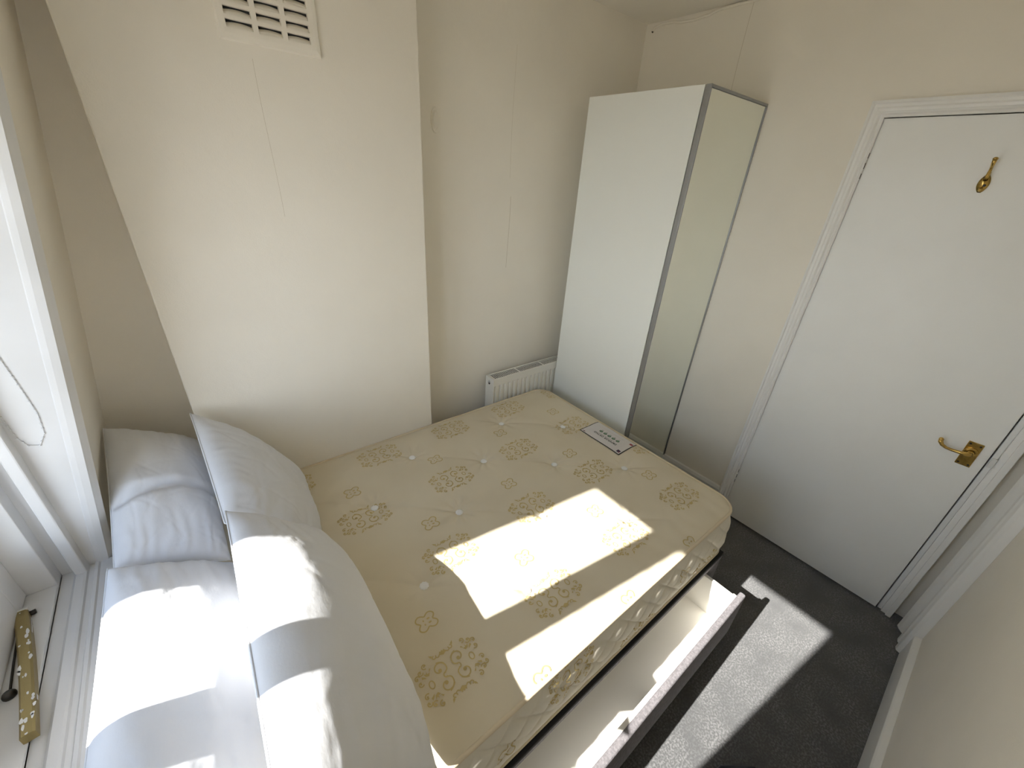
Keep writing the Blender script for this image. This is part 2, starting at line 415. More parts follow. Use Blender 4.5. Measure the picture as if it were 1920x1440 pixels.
tube(bm, [A - s_*.015 + Vector((0, 0, 0)), A - s_*.015 + Vector((0, -.03, -.008))], .004, 8)
child('pivot_pin', bm, m_black, st, smooth=True)
# its keeper: a second, mostly hidden fitting at the frame edge
kp = tag(empty('stay_pin', (-.232, .89, .706)), 'small dark metal stay pin and rod on the sill left of the brass stay', 'window fitting')
bm = bmesh.new(); ball(bm, (-.226, .872, .716), .011); disc(bm, (-.226, .872, .705), (0, 0, 1), .009, .006)
child('pin', bm, m_black, kp, smooth=True)
bm = bmesh.new(); tube(bm, [(-.226, .872, .716), (-.232, .95, .716), (-.238, 1.06, .718)], .0022, 8)
child('rod', bm, m_black, kp, smooth=True)

# painted-over bead chain hanging on the cheek
ch = [(-.074-.012, 1.33), (-.070-.010, 1.245), (-.066-.010, 1.17), (-.072-.010, 1.118), (-.090-.008, 1.090), (-.109-.006, 1.096), (-.118-.006, 1.120), (-.125-.004, 1.19), (-.128, 1.33), (-.128, 1.95)]
top = [(-.086, 1.95)] + ch
bm = bmesh.new(); pts = []
for (a, b_) in zip(top, top[1:]):
    n = max(1, int(math.dist(a, b_)/.0105))
    for i in range(n): pts.append((a[0]+(b_[0]-a[0])*i/n, a[1]+(b_[1]-a[1])*i/n))
for x, z in pts:
    g = bmesh.ops.create_icosphere(bm, subdivisions=1, radius=.0024, matrix=Matrix.Translation((x, 1.1955, z)))
tube(bm, [(x, 1.1955, z) for x, z in pts], .0008, 6)
tag(obj('blind_chain', bm, m_gloss, smooth=True), 'white painted-over bead chain looping against the window cheek', 'blind chain')

# ================================================================== WALL FITTINGS
# plaster louvre vent on the chimney breast
vx0, vx1, vz0, vz1 = .487, .742, 1.985, 2.245
vt = tag(empty('air_vent', ((vx0+vx1)/2, YC, vz0)), 'white painted louvred plaster air vent high on the chimney breast', 'air vent')
hx = [(.507, .569), (.582, .641), (.654, .714)]
nrow = 8; pitch = .0265; hz0 = 2.012
bm = bmesh.new()
iz1 = hz0+nrow*pitch
# sloping rim
ir = (hx[0][0]-.004, hx[2][1]+.004, hz0-.004, iz1+.002)
def quad(*p): bm.faces.new([bm.verts.new(q) for q in p])
YF = YC-.012
o4 = [(vx0, YC, vz0), (vx1, YC, vz0), (vx1, YC, vz1), (vx0, YC, vz1)]
m4 = [(vx0+.004, YF+.002, vz0+.004), (vx1-.004, YF+.002, vz0+.004), (vx1-.004, YF+.002, vz1-.004), (vx0+.004, YF+.002, vz1-.004)]
k4 = [(vx0+.014, YF, vz0+.016), (vx1-.014, YF, vz0+.016), (vx1-.014, YF, vz1-.016), (vx0+.014, YF, vz1-.016)]
i4 = [(ir[0], YF, ir[2]), (ir[1], YF, ir[2]), (ir[1], YF, ir[3]), (ir[0], YF, ir[3])]
for P_, Q_ in ((o4, m4), (m4, k4), (k4, i4)):
    for i in range(4): quad(P_[i], P_[(i+1) % 4], Q_[(i+1) % 4], Q_[i])
for i in range(4):
    p, q = i4[i], i4[(i+1) % 4]; quad(p, q, (q[0], YC-.0005, q[2]), (p[0], YC-.0005, p[2]))
for a in ((ir[0], hx[0][0]), (hx[0][1], hx[1][0]), (hx[1][1], hx[2][0]), (hx[2][1], ir[1])): box(bm, a[0], a[1], YF-.0005, YC-.001, ir[2], ir[3])
for r in range(nrow+1):
    z = hz0+r*pitch; box(bm, ir[0], ir[1], YF-.0002, YC-.001, z-.009 if r else ir[2], z)
child('vent_frame', bm, m_wall, vt)
bm = bmesh.new(); box(bm, ir[0], ir[1], YC-.0012, YC-.0002, ir[2], ir[3]); child('vent_backing', bm, m_dark, vt)
lou = None
for r in range(nrow):
    for a in hx:
        z = hz0+r*pitch
        if lou is None:
            bm = bmesh.new(); n = 8; ww = (a[1]-a[0])
            rowA, rowB = [], []
            for i in range(n+1):
                t_ = i/n; x = -ww/2+ww*t_; sag = .0035*(1-(2*t_-1)**2)
                rowA.append(bm.verts.new((x, -.0115, 0))); rowB.append(bm.verts.new((x, -.002, .0105+sag)))
            for i in range(n): bm.faces.new((rowA[i], rowA[i+1], rowB[i+1], rowB[i]))
            lou = obj('louvre', bm, m_wall, vt, smooth=True); c = lou
            md = c.modifiers.new('s', 'SOLIDIFY'); md.thickness = .001
        else:
            c = lou.copy(); COL.objects.link(c); c.parent = vt
        c.location = ((a[0]+a[1])/2-(vx0+vx1)/2, 0, z-vz0)
# round painted cover on the recess wall
bm = bmesh.new()
disc(bm, (0, 0, 0), (0, -1, 0), .046, .006, 40, .042); disc(bm, (0, -.006, 0), (0, -1, 0), .034, .004, 40, .026)
for v in bm.verts: v.co = Vector((1.197+v.co.x*.42, W+v.co.y, 1.889+v.co.z))
tag(obj('cover_plate', bm, m_wall, smooth=False), 'oval cream painted cover plate on the recess wall beside the chimney breast', 'cover plate')
# cable painted in along the ceiling edge
cy = [(1.589, 2.408), (1.575, 2.418), (1.54, 2.424), (1.488, 2.4225), (1.42, 2.413), (1.36, 2.411), (1.30, 2.416), (1.24, 2.4275), (1.15, 2.430), (.9, 2.431), (.4, 2.431), (-.1, 2.430), (-.40, 2.431)]
bm = bmesh.new(); pts = []
for (a, b_) in zip(cy, cy[1:]):
    for i in range(6):
        t_ = i/6; t2 = t_*t_*(3-2*t_); pts.append((L-.005, a[0]+(b_[0]-a[0])*t_, a[1]+(b_[1]-a[1])*t2))
tube(bm, pts, .0058, 8)
cb = tag(obj('cable', bm, m_wall, smooth=True), 'cream painted cable clipped along the ceiling edge above the door wall', 'cable')
bm = bmesh.new(); disc(bm, (L, 1.590, 2.403), (-1, 0, 0), .0045, .004, 12)
obj('cable_end', bm, m_black, cb)

# ================================================================== RADIATOR
RX0, RX1, RY0, RY1, RZ0, RZ1 = 1.462, 2.30, 1.512, 1.588, .12, .700
rd = tag(empty('radiator', ((RX0+RX1)/2, RY1, RZ0)), 'white ribbed panel radiator with top grille low on the recess wall beside the wardrobe', 'radiator')
bm = bmesh.new()
fz1 = RZ1-.004
cols = []; n = int((RX1-RX0-.03)/.0335); x = RX0+.012
xs = [(RX0+.004, 0), (x, 0)]
for k in range(n):
    xs += [(x+.006, 0), (x+.010, .011), (x+.0235, .011), (x+.0275, 0)]; x += .0335
xs += [(RX1-.004, 0)]
def fy(dep, z):
    f = min(1, max(0, (z-(RZ0+.02))/.012))*min(1, max(0, (fz1-.040-z)/.010)); return RY0+.005+(.009-dep)*f
zs = [RZ0, RZ0+.02, RZ0+.032, (RZ0+RZ1)/2, fz1-.050, fz1-.040, fz1-.004, fz1]
g = [[bm.verts.new((xx, fy(dp, z)+(.004 if z in (RZ0, fz1) else 0), z)) for xx, dp in xs] for z in zs]
for a, b_ in zip(g, g[1:]):
    for i in range(len(xs)-1): bm.faces.new((a[i], a[i+1], b_[i+1], b_[i]))
child('front_panel', bm, m_rad, rd)
bm = bmesh.new(); box(bm, RX0+.004, RX1-.004, RY1-.012, RY1-.004, RZ0, fz1); child('back_panel', bm, m_rad, rd)
for a in (RX0, RX1-.006):
    bm = bmesh.new(); box(bm, a, a+.006, RY0, RY1, RZ0-.002, RZ1+.002); child('end_cap', bm, m_rad, rd, bevel=.002)
bm = bmesh.new()
box(bm, RX0+.006, RX1-.006, RY0+.002, RY0+.012, RZ1-.006, RZ1); box(bm, RX0+.006, RX1-.006, RY1-.012, RY1-.002, RZ1-.006, RZ1)
x = RX0+.006; k = 0
while x < RX1-.012:
    ww = .014 if k % 14 == 0 else .0030
    box(bm, x, x+ww, RY0+.012, RY1-.012, RZ1-.0025, RZ1-.001); x += ww+.0095; k += 1
for q in (1, 2, 3): yy = RY0+.012+(RY1-RY0-.024)*q/4; box(bm, RX0+.01, RX1-.01, yy-.0009, yy+.0009, RZ1-.003, RZ1-.0012)
child('grille', bm, m_rad, rd)
bm = bmesh.new(); box(bm, RX0+.008, RX1-.008, RY0+.022, RY1-.013, RZ0+.01, RZ1-.007); child('fins_shade_block', bm, m_raddark, rd)  # one dark block for the fins; shade under the slots put into its colour
bm = bmesh.new(); disc(bm, (RX0, RY0+.040, RZ1-.030), (-1, 0, 0), .011, .003, 20, .009); disc(bm, (RX0-.003, RY0+.036, RZ1-.034), (-1, 0, 0), .006, .002, 14, mi=1)
child('bleed_valve', bm, [m_steel, m_black], rd)
for xx in (RX0+.12, RX1-.12):
    bm = bmesh.new(); box(bm, xx, xx+.03, RY1-.005, W+.001, RZ0+.06, RZ1-.06); child('wall_bracket', bm, m_rad, rd)

# ================================================================== WARDROBE
WX0, WX1, WY0, WY1, WZ = 1.940, 2.433, .936, 1.505, 2.056
wd = tag(empty('wardrobe', ((WX0+WX1)/2, (WY0+WY1)/2, 0)), 'tall narrow white wardrobe with an aluminium framed mirror door, in the far corner', 'wardrobe')
bm = bmesh.new(); box(bm, WX0, WX0+.018, WY0, WY1, 0, WZ); child('side_panel', bm, m_ward, wd, bevel=.001)
bm = bmesh.new(); box(bm, WX1-.018, WX1, WY0, WY1, 0, WZ); child('side_panel', bm, m_ward, wd, bevel=.001)
bm = bmesh.new(); box(bm, WX0+.018, WX1-.018, WY0, WY1, WZ-.018, WZ-.001); child('top_panel', bm, m_ward, wd)
bm = bmesh.new(); box(bm, WX0+.018, WX1-.018, WY0, WY1, .04, .06); box(bm, WX0+.018, WX1-.018, WY0+.02, WY0+.035, 0, .04); child('bottom_panel', bm, m_ward, wd)
bm = bmesh.new(); box(bm, WX0+.018, WX1-.018, WY1-.006, WY1-.001, .06, WZ-.018); child('back_panel', bm, m_ward, wd)
dY0, dY1 = WY0-.026, WY0-.004
bm = bmesh.new()
box(bm, WX0, WX0+.008, dY0, dY1, .02, WZ); box(bm, WX1-.006, WX1, dY0, dY1, .02, WZ)
box(bm, WX0+.008, WX1-.006, dY0, dY1, WZ-.010, WZ); box(bm, WX0+.008, WX1-.006, dY0, dY1, .02, .03)
dr = child('door', bm, m_alu, wd, bevel=.001)
cen = (-(WX0+WX1)/2, -(WY0+WY1)/2, 0)
bm = bmesh.new(); box(bm, WX0+.0095, WX1-.0075, dY0+.004, dY0+.008, .0315, WZ-.0115)
o = obj('mirror', bm, m_mirror, dr); o.data.transform(Matrix.Translation(cen))
bm = bmesh.new(); box(bm, WX0+.008, WX1-.006, dY0+.009, dY1-.002, .03, WZ-.010)
o = obj('door_backing', bm, m_dark, dr); o.data.transform(Matrix.Translation(cen))

# ================================================================== DIVAN BASE
BX0, BX1, BY0, BY1, BZ = -.09, 1.782, .250, 1.470, .345
DX0, DX1 = .42, 1.690
base = tag(empty('divan_base', ((BX0+BX1)/2, (BY0+BY1)/2, 0)), 'grey chenille divan bed base under the cream mattress with a side drawer pulled open', 'bed base')
bm = bmesh.new()
box(bm, BX0, BX1, BY0, BY1, .295, .328)
box(bm, DX1+.003, BX1, BY0, BY1, .03, .295); box(bm, BX0, DX0-.003, BY0, BY1, .03, .295)
box(bm, DX0-.003, DX1+.003, .86, BY1, .03, .295)
child('base_body', bm, m_base, base, bevel=.006)
bm = bmesh.new(); box(bm, BX0+.002, BX1-.002, BY0-.002, BY1-.002, .326, BZ); child('top_band', bm, m_basetop, base, bevel=.004)  # black slab between the grey base and the mattress
for x in (.0, .8, 1.70):
    for y in (.33, 1.38):
        bm = bmesh.new(); disc(bm, (x, y, 0), (0, 0, 1), .02, .031, 16); child('foot', bm, m_black, base)
bm = bmesh.new()
fy0, fy1 = .104, .128
box(bm, DX0, 1.708, fy0, fy1, .045, .287)
fr = child('drawer', bm, m_base, base, bevel=.007, seg=3)
cen = (-(BX0+BX1)/2, -(BY0+BY1)/2, 0)
bm = bmesh.new()
box(bm, DX0+.015, 1.682, fy1, fy1+.014, .075, .278)
box(bm, 1.667, 1.682, fy1+.014, .72, .075, .272); box(bm, DX0+.015, DX0+.03, fy1+.014, .72, .075, .272)
box(bm, DX0+.03, 1.667, .705, .72, .075, .272); box(bm, DX0+.03, 1.667, fy1+.014, .705, .088, .096)
o = obj('drawer_box', bm, m_drawer, fr, bevel=.001); o.data.transform(Matrix.Translation(cen))
bm = bmesh.new(); box(bm, 1.683, 1.688, .16, .72, .15, .162); box(bm, 1.688, 1.6925, .24, .80, .148, .165)
o = obj('drawer_runner', bm, m_steel, fr); o.data.transform(Matrix.Translation(cen))

# ================================================================== MATTRESS
MX0, MX1, MY0, MY1, MZ0, MZ1 = -.085, 1.818, .279, 1.480, .347, .575
RC = .085
mt = tag(empty('mattress', ((MX0+MX1)/2, (MY0+MY1)/2, MZ0)), 'cream damask tufted mattress with gold medallions and quilted sides on the grey base', 'mattress')
cen = (-(MX0+MX1)/2, -(MY0+MY1)/2, -MZ0)
TUFTS = []
for i in range(-1, 8):
    for j in range(6):
        x = .612+.2525*(i-1)-.252; y = .507+.2*j
        if (i+j) % 2 == 1 and MX0+.15 < x < MX1-.12 and y < MY1-.1: TUFTS.append((x, y))
def yin(y):
    d = min(y-MY0, MY1-y)
    return RC-math.sqrt(max(0, RC*RC-(RC-d)**2)) if d < RC else 0
def ztop(x, y):
    ix = yin(y); e = min(x-(MX0+ix), (MX1-ix)-x, y-MY0, MY1-y); e = max(e, 0)
    z = MZ1 - .010*math.exp(-e/.018)
    near = 9; dz = 0
    for tx, ty in TUFTS:
        dx, dy = x-tx, y-ty; r2 = dx*dx+dy*dy
        if r2 > .05: continue
        r = math.sqrt(r2); dz -= .0095*math.exp(-(r/.024)**2) + .008*math.exp(-(r/.075)**2)
        a = math.atan2(dy, dx)                       # radiating puckers
        dz += .0020*math.exp(-((r-.045)/.032)**2)*math.sin(a*9+tx*30)*(1 if r > .012 else 0)
        # creases heading to the neighbouring tufts
        for sx_, sy_ in ((1, -1), (-1, 1)):
            q = Vector((.2525*sx_, .2*sy_)).normalized(); al = dx*q.x+dy*q.y; pe = dx*-q.y+dy*q.x
            if 0 < al < .2: dz -= .0036*math.exp(-(pe/.0048)**2)*(1-al/.2)*min(1, al/.02)
            if 0 < al < .2: dz -= .0034*math.exp(-(pe/.018)**2)*(1-al/.2)
    z += dz
    if y < .46: z += .0011*math.sin(x*70+nz(x, y, 0, 7)*4)*min(1, (.46-y)/.1)*min(1, e/.03)
    z += .002*nz(x, y, 3, 9)
    return z
bm = bmesh.new(); NX, NY = 300, 200; grid = []
for j in range(NY+1):
    t_ = j/NY; y = MY0+(MY1-MY0)*t_
    # finer rows in the corner zone
    ix = yin(min(max(y, MY0+1e-6), MY1-1e-6)); row = []
    for i in range(NX+1):
        x = MX0+ix+(MX1-MX0-2*ix)*i/NX; row.append(bm.verts.new((x, y, ztop(x, y))))
    grid.append(row)
for j in range(NY):
    for i in range(NX): bm.faces.new((grid[j][i], grid[j][i+1], grid[j+1][i+1], grid[j+1][i]))
bmesh.ops.recalc_face_normals(bm, faces=bm.faces)
for f in bm.faces: f.smooth = True
# ---- woven gold pattern: ribbons lying on the cloth
def ribbon(P, wid, put):
    n = len(P)
    if n < 2: return
    Ls, Rs = [], []
    for i in range(n):
        a = P[max(0, i-1)]; c = P[min(n-1, i+1)]; dx, dy = c[0]-a[0], c[1]-a[1]; l = math.hypot(dx, dy) or 1
        ww = (wid[i] if isinstance(wid, list) else wid)/2
        Ls.append(put(P[i][0]-dy/l*ww, P[i][1]+dx/l*ww)); Rs.append(put(P[i][0]+dy/l*ww, P[i][1]-dx/l*ww))
    for i in range(n-1):
        if None in (Ls[i], Ls[i+1], Rs[i], Rs[i+1]): continue
        try: f = bm.faces.new((Ls[i], Ls[i+1], Rs[i+1], Rs[i])); f.material_index = 1
        except ValueError: pass
def blob(P, put):
    v = [put(*p) for p in P]
    if None in v: return
    c = put(sum(p[0] for p in P)/len(P), sum(p[1] for p in P)/len(P))
    if c is None: return
    for i in range(len(v)):
        f = bm.faces.new((v[i], v[(i+1) % len(v)], c)); f.material_index = 1
def spiral(cx_, cy_, r0, r1, a0, a1, n=26): return [(cx_+(r0+(r1-r0)*i/n)*math.cos(a0+(a1-a0)*i/n), cy_+(r0+(r1-r0)*i/n)*math.sin(a0+(a1-a0)*i/n)) for i in range(n+1)]
def circ(cx_, cy_, r, n=10, sy=1): return [(cx_+r*math.cos(2*math.pi*i/n), cy_+r*sy*math.sin(2*math.pi*i/n)) for i in range(n)]
def bez(a, b_, c, n=8): return [((1-t)**2*a[0]+2*t*(1-t)*b_[0]+t*t*c[0], (1-t)**2*a[1]+2*t*(1-t)*b_[1]+t*t*c[1]) for t in [i/n for i in range(n+1)]]
def medallion_shapes():
    """strokes and solids in millimetres for one quadrant, mirrored to four"""
    st_, so_ = [], []
    pi = math.pi
    for a, b_ in ((1, 1), (-1, 1), (1, -1), (-1, -1)):
        f = lambda P: [(p[0]*a, p[1]*b_) for p in P]
        st_.append((f(spiral(27, 21, 18, 7, 1.05*pi, -.62*pi)), 2.6)); so_.append(f(circ(27, 17, 4.8)))   # big scroll
        st_.append((f(bez((9.3, 18), (8, 8), (22, 5.5))), 2.6))
        st_.append((f(bez((10, 28), (16, 36), (28, 39))), 2.2))
        for cx_, cy_, a0, a1 in ((56, 50, -.6*pi, 1.1*pi), (71, 41, -.9*pi, .8*pi), (83, 33, 1.0*pi, -.6*pi), (80, 17, 1.2*pi, 2.7*pi)):
            st_.append((f(spiral(cx_, cy_, 7.5, 3.2, a0, a1, 18)), 2.3)); so_.append(f(circ(cx_, cy_, 2.6, 8)))
        so_.append(f([(55, 22), (63, 25), (66, 34), (61, 29), (57, 36), (57, 28), (50, 29)]))            # leaf
        so_.append(f([(63, 20), (74, 25), (72, 31), (66, 26)])); so_.append(f([(52, 30), (48, 38), (44, 36), (50, 31)]))
        st_.append((f(spiral(25, 55, 6.5, 2.6, -1.1*pi, .6*pi, 16)), 2.3)); so_.append(f([(28, 61), (36, 66), (33, 57), (29, 57)]))
        so_.append(f([(0, 46), (8, 50), (15, 50), (9, 54), (6, 60), (3, 55), (0, 60)]))
        st_.append((f(bez((11, 50), (16, 46), (20, 52))), 2))
    for a in (1, -1):
        st_.append(([(a*(59+6.5*math.cos(t/16*2*pi)), 9.5*math.sin(t/16*2*pi)) for t in range(17)], 2.3))
        st_.append(([(a*(20+4.5*math.cos(.75*pi-t/12*1.5*pi)), 5.5*math.sin(.75*pi-t/12*1.5*pi)) for t in range(13)], 2.4))
    return st_, so_
def flower_shapes():
    P = []
    for i in range(65):
        th = i/64*2*math.pi; r = 25.5*(1+.26*math.cos(4*(th-math.pi/4)) - .05*math.cos(8*(th-math.pi/4))); P.append((r*math.cos(th)*1.08, r*math.sin(th)*.96))
    so_ = []
    for a, b_ in ((1, 1), (-1, 1), (1, -1), (-1, -1)):
        c = (7.5*a, 6.5*b_); so_.append([(c[0]+3.6*math.cos(t/10*2*math.pi)*1.0+a*1.3*math.cos(t/10*2*math.pi), c[1]+3.0*math.sin(t/10*2*math.pi)) for t in range(10)])
    return [(P, 3.0)], so_
MS, FS = medallion_shapes(), flower_shapes()
def stamp(shape, cx_, cy_, surf, k=1.0):
    def put(px_, py_):
        q = surf(cx_+px_*k/1000, cy_+py_*k/1000)
        return bm.verts.new(q) if q else None
    for P, wd_ in shape[0]: ribbon(P, wd_*1.3, put)
    for P in shape[1]: blob(P, put)
def top_surf(x, y):
    if y < MY0+.004 or y > MY1-.004: return None
    ix = yin(y)
    if x < MX0+ix+.004 or x > MX1-ix-.004: return None
    return (x, y, ztop(x, y)+.0014)
for j in range(-1, 5):
    for i in range(-1, 6):
        x = .555+.3655*i+(.178 if j % 2 else 0)+.004*j; y = .444+.3135*j+.010*(x-1.0)
        stamp(MS, x, y, top_surf)
        stamp(FS, x+.006, y+.152, top_surf)
me = bpy.data.meshes.new('ticking'); bm.to_mesh(me); bm.free(); me.materials.append(m_tick); me.materials.append(m_gold)
tick = bpy.data.objects.new('ticking', me); COL.objects.link(tick); tick.parent = mt; me.transform(Matrix.Translation(cen))
# ---- quilted border
PER = []
def addarc(cx_, cy_, a0):
    for k in range(12):
        a = a0+math.pi/2*k/12; PER.append((cx_+RC*math.cos(a), cy_+RC*math.sin(a), math.cos(a), math.sin(a)))
def addline(x0, y0, x1, y1, nx, ny, n):
    for k in range(n): PER.append((x0+(x1-x0)*k/n, y0+(y1-y0)*k/n, nx, ny))
addline(MX0+RC, MY0, MX1-RC, MY0, 0, -1, 420); addarc(MX1-RC, MY0+RC, -math.pi/2)
addline(MX1, MY0+RC, MX1, MY1-RC, 1, 0, 180); addarc(MX1-RC, MY1-RC, 0)
addline(MX1-RC, MY1, MX0+RC, MY1, 0, 1, 120); addarc(MX0+RC, MY1-RC, math.pi/2)
addline(MX0, MY1-RC, MX0, MY0+RC, -1, 0, 60); addarc(MX0+RC, MY0+RC, math.pi)
arc = [0]
for a, b_ in zip(PER, PER[1:]): arc.append(arc[-1]+math.dist(a[:2], b_[:2]))
def side_off(s, t_):                # outward offset in metres; t_ 0 bottom .. 1 top
    h = t_*(MZ1-.008-MZ0)
    a = s/.104+h/.098; c = s/.104-h/.098
    da = min(abs(a-round(a)), abs(c-round(c)))*.07
    puff = (abs(math.sin(math.pi*a))*abs(math.sin(math.pi*c)))**.4
    return .009*math.sin(math.pi*t_)**.7 + .013*(1-t_) + (.0075*puff-.0035*math.exp(-(da/.0025)**2))*min(1, 4*t_, 4*(1-t_)) + .0015*nz(s, h, 0, 20)
bm = bmesh.new(); NV = 44; g = []
for (x, y, nx_, ny_), s in zip(PER, arc):
    lim = .004 if (ny_ > .5) else 1
    g.append([bm.verts.new((x+nx_*min(lim, side_off(s, j/NV)), y+ny_*min(lim, side_off(s, j/NV)), MZ0+.003+(MZ1-.012-MZ0)*j/NV)) for j in range(NV+1)])
n = len(g)
for i in range(n):
    for j in range(NV): bm.faces.new((g[i][j], g[(i+1) % n][j], g[(i+1) % n][j+1], g[i][j+1]))
bmesh.ops.recalc_face_normals(bm, faces=bm.faces)
for f in bm.faces: f.smooth = True
hh = MZ1-.012-MZ0
def side_surf(x, h):
    if h < .008 or h > hh-.008 or x < MX0+RC or x > MX1-RC: return None
    return (x, MY0-side_off(x-MX0-RC, h/hh)-.0016, MZ0+.003+h)
for x0, h0, sh in ((.33, .20, MS), (.60, .09, FS), (.83, .155, MS), (1.16, .02, MS), (1.42, .12, FS), (1.60, .03, MS)): stamp(sh, x0, h0, side_surf)
me = bpy.data.meshes.new('quilted_border'); bm.to_mesh(me); bm.free(); me.materials.append(m_border); me.materials.append(m_gold)
o = bpy.data.objects.new('quilted_border', me); COL.objects.link(o); o.parent = mt; me.transform(Matrix.Translation(cen))
for z, rr, off in ((MZ1-.010, .0062, .001), (MZ0+.005, .005, .015)):
    bm = bmesh.new(); tube(bm, [(x+nx_*min(off, .004), y+(ny_*off if ny_ < 0 else ny_*.002), z+.0015*nz(x, y, z, 8)) for x, y, nx_, ny_ in PER], rr, 10, closed=True)
    o = obj('piping', bm, m_pipe, mt, smooth=True); o.data.transform(Matrix.Translation(cen))
# ---- felt tufts
bm = bmesh.new(); n = 36; ringo = []; c = bm.verts.new((0, 0, .0045))
for r_, z in ((.006, .0035), (.0115, .0048), (.0145, .0022)):
    ring = []
    for k in range(n):
        a = 2*math.pi*k/n; rr = r_*(1+(.07*math.cos(9*a) if r_ > .012 else 0)); ring.append(bm.verts.new((rr*math.cos(a), rr*math.sin(a), z)))
    ringo.append(ring)
for k in range(n):
    bm.faces.new((c, ringo[0][k], ringo[0][(k+1) % n]))
    for a, b_ in zip(ringo, ringo[1:]): bm.faces.new((a[k], b_[k], b_[(k+1) % n], a[(k+1) % n]))
tuft = None
for x, y in TUFTS:
    if tuft is None: tuft = obj('tuft', bm, m_tuft, mt, smooth=True); c = tuft
    else: c = tuft.copy(); COL.objects.link(c); c.parent = mt
    zz = sum(ztop(x+.012*a, y+.012*b_) for a, b_ in ((1, 0), (-1, 0), (0, 1), (0, -1)))/4
    c.location = (x+cen[0], y+cen[1], zz+cen[2]); c.rotation_euler = (0, 0, random.random()*3)
# ---- sewn-on label
LX0, LX1, LY0, LY1 = 1.658, 1.800, .773, 1.024
lab = bmesh.new()
def flat(bm, x0, x1, y0, y1, dz, mi):
    nx, ny = 6, 10; g = [[bm.verts.new((x0+(x1-x0)*i/nx, y0+(y1-y0)*j/ny, LZ(x0+(x1-x0)*i/nx, y0+(y1-y0)*j/ny)+dz)) for i in range(nx+1)] for j in range(ny+1)]
    for j in range(ny):
        for i in range(nx): bm.faces.new((g[j][i], g[j][i+1], g[j+1][i+1], g[j+1][i])).material_index = mi
def LZ(x, y): return max(ztop(x, y), MZ1-.006)+.002
flat(lab, LX0, LX1+.004, LY0, LY1, 0, 1); flat(lab, LX0+.006, LX1+.0045, LY0+.005, LY1-.005, .0006, 0)
for k in range(5):
    y = .845+.0262*k; x = 1.742
    for rr, dz, mi in ((.0092, .0010, 2), (.0058, .0014, 3)):
        ring = [lab.verts.new((x+rr*math.cos(a/20*2*math.pi)+(.0008 if mi == 3 else 0), y+rr*1.06*math.sin(a/20*2*math.pi), LZ(x, y)+dz)) for a in range(20)]
        lab.faces.new(ring).material_index = mi
    flat(lab, x+.013, x+.016, y-.005, y+.005, .0010, 6)
flat(lab, 1.722, 1.7232, .848, .949, .0010, 1)
flat(lab, 1.672, 1.690, .783, .800, .0010, 4); flat(lab, 1.672, 1.680, .783, .788, .0014, 5)
flat(lab, 1.770, 1.784, .780, .797, .0010, 5); flat(lab, 1.668, 1.674, .995, 1.014, .0010, 7); flat(lab, 1.668, 1.674, 1.000, 1.006, .0014, 4)
flat(lab, 1.7765, 1.7772, .83, .97, .0010, 6)
lb = obj('mattress_label', lab, [m_label, m_ink, m_green, m_green2, m_purple, m_red, m_grey, m_rose], mt); lb.data.transform(Matrix.Translation(cen))
lb['label'] = 'white printed label with dark border'
tx = bpy.data.curves.new('lettering', 'FONT'); tx.body = 'EMPEROR ORTHO'; tx.size = .0190; tx.align_x = 'CENTER'; tx.extrude = .0002; tx.offset = .0004; tx.space_character = 1.18
to = bpy.data.objects.new('tmp_text', tx); COL.objects.link(to)
bpy.context.view_layer.update()
tm = bpy.data.meshes.new_from_object(to); bpy.data.objects.remove(to)
tm.transform(Matrix.Translation((1.7165, .8985, LZ(1.71, .90)+.0012)) @ Matrix.Rotation(math.pi/2, 4, 'Z') @ Matrix.Scale(.80, 4, (1, 0, 0)))
tm.transform(Matrix.Translation(cen)); tm.materials.clear(); tm.materials.append(m_ink)
to = bpy.data.objects.new('lettering', tm); COL.objects.link(to); to.parent = lb

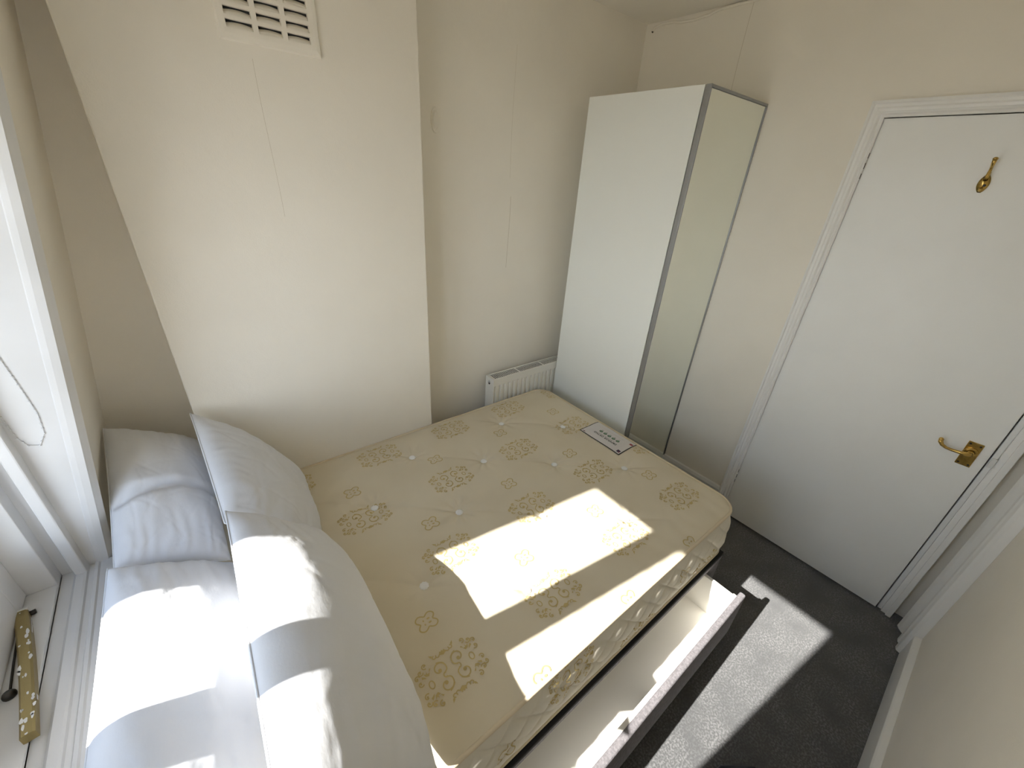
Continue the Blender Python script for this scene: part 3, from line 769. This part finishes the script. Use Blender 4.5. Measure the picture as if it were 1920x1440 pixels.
# ================================================================== PILLOWS
def pillow(label, A, B, C, D, T, seed, bend=0, ear=.012, back=.7, pw=.42, fold=None):
    """A,B = upper edge (far, near); D,C = lower edge (far, near); T = half thickness towards the room"""
    A, B, C, D = map(Vector, (A, B, C, D))
    cen_ = (A+B+C+D)/4
    nrm = (B-A).cross(D-A).normalized()
    if nrm.z < 0: nrm = -nrm
    NU, NV_ = 110, 74; bm = bmesh.new()
    random.seed(seed); cre = [(random.uniform(-.9, .9), random.uniform(-.8, .8), random.uniform(0, math.pi), random.uniform(.15, .5), random.uniform(.0012, .0036)) for _ in range(46)]
    eu = (B-A).normalized(); ev = (D-A).normalized()
    def mid(u, v):
        uu = u*(1-ear*(1-v*v)*1.0); vv = v*(1-ear*1.6*(1-u*u))
        a, b_ = (uu+1)/2, (vv+1)/2
        p = A*(1-a)*(1-b_)+B*a*(1-b_)+C*a*b_+D*(1-a)*b_
        return p + nrm*bend*(1-vv*vv)
    def sheet(sgn):
        g = []
        for j in range(NV_+1):
            v = -math.cos(math.pi*j/NV_) * .5 + (-1+2*j/NV_)*.5; row = []
            for i in range(NU+1):
                u = -math.cos(math.pi*i/NU)*.5 + (-1+2*i/NU)*.5
                e = max(0, (1-abs(u)**2.4))*max(0, (1-abs(v)**2.2)); h = e**pw
                amp = T if sgn > 0 else T*back
                p = mid(u, v); d_ = amp*h
                wr = 0
                if sgn > 0:
                    wr += .010*nz(u*2+seed, v*2, seed, 1.1)*min(1, h*1.5)
                    # creases running in from the short ends
                    en = max(0, abs(u)-.45)/.55; wr += .003*en*math.sin(v*26+3*nz(u, v, seed, 3))*min(1, 3*h)*(1-en*.6)
                    en = max(0, abs(v)-.6)/.4; wr += .0022*en*math.sin(u*38+4*nz(u, v, seed+3, 3))*min(1, 3*h)*(1-en*.6)
                    if fold:                      # a deep sagging fold across the short way
                        fu, fd = fold; q_ = (u-fu-.10*v*v+.06*v)/.07
                        wr -= fd*math.exp(-q_*q_)*(.35+.65*max(0, min(1, (.6-v)/1.2)))*min(1, 2*h)
                    for cu, cv, ca, cl, cd in cre:
                        du, dv = (u-cu), (v-cv)*.65; al = du*math.cos(ca)+dv*math.sin(ca); pe = -du*math.sin(ca)+dv*math.cos(ca)+.25*al*al
                        if abs(al) < cl: wr -= cd*math.exp(-(pe/.014)**2)*(1-(al/cl)**2)*min(1, 2*h)*.5
                row.append(bm.verts.new(p + nrm*sgn*(d_+wr)))
            g.append(row)
        for j in range(NV_):
            for i in range(NU): bm.faces.new((g[j][i], g[j][i+1], g[j+1][i+1], g[j+1][i]))
        return g
    sheet(1); sheet(-1)
    bmesh.ops.remove_doubles(bm, verts=bm.verts, dist=.0004)
    root = tag(empty('pillow', tuple(cen_)), label, 'pillow')
    o = child('pillowcase', bm, m_pillow, root, smooth=True)
    # welt seam round the edge
    bm = bmesh.new(); P = []
    for k in range(60): P.append(mid(-1+2*k/60, -1))
    for k in range(40): P.append(mid(1, -1+2*k/40))
    for k in range(60): P.append(mid(1-2*k/60, 1))
    for k in range(40): P.append(mid(-1, 1-2*k/40))
    tube(bm, P, .0022, 6, closed=True)
    child('seam', bm, m_pillow, root, smooth=True)
    return root
pillow('white pillow wedged in the corner beside the window, darkest and farthest of the four',
       (-.055, 1.53, .93), (-.052, 1.035, .79), (.165, 1.025, .68), (.160, 1.53, .80), .085, 3, back=.35, pw=.5, fold=(.12, .030))
pillow('white pillow lying against the window sill, half under the front right pillow',
       (-.058, 1.024, .81), (-.072, .30, .81), (.17, .33, .65), (.185, 1.005, .67), .100, 11, back=.4, pw=.5)
pillow('white pillow propped upright against the chimney breast, its pointed corner highest',
       (.165, 1.460, .950), (.185, .985, .85), (.40, .99, .595), (.41, 1.44, .60), .088, 23, back=.35, pw=.48)
pillow('large creased white pillow nearest the camera, leaning over on the mattress',
       (.195, .975, .895), (.175, .21, .90), (.425, .288, .59), (.420, .99, .60), .095, 31, back=.45, pw=.5, bend=.012)

# dark navy thing whose edge just enters the picture on the carpet
bm = bmesh.new()
pts = [(1.262, -.094), (1.30, -.122), (1.352, -.166), (1.358, -.20), (1.30, -.30), (1.10, -.30), (1.05, -.18), (1.10, -.11), (1.20, -.085)]
prism(bm, pts, 'z', .001, .022)
tag(obj('case', bm, m_navy, bevel=.008, seg=3), 'dark navy flat case lying on the black carpet at the bottom edge of the view', 'case')
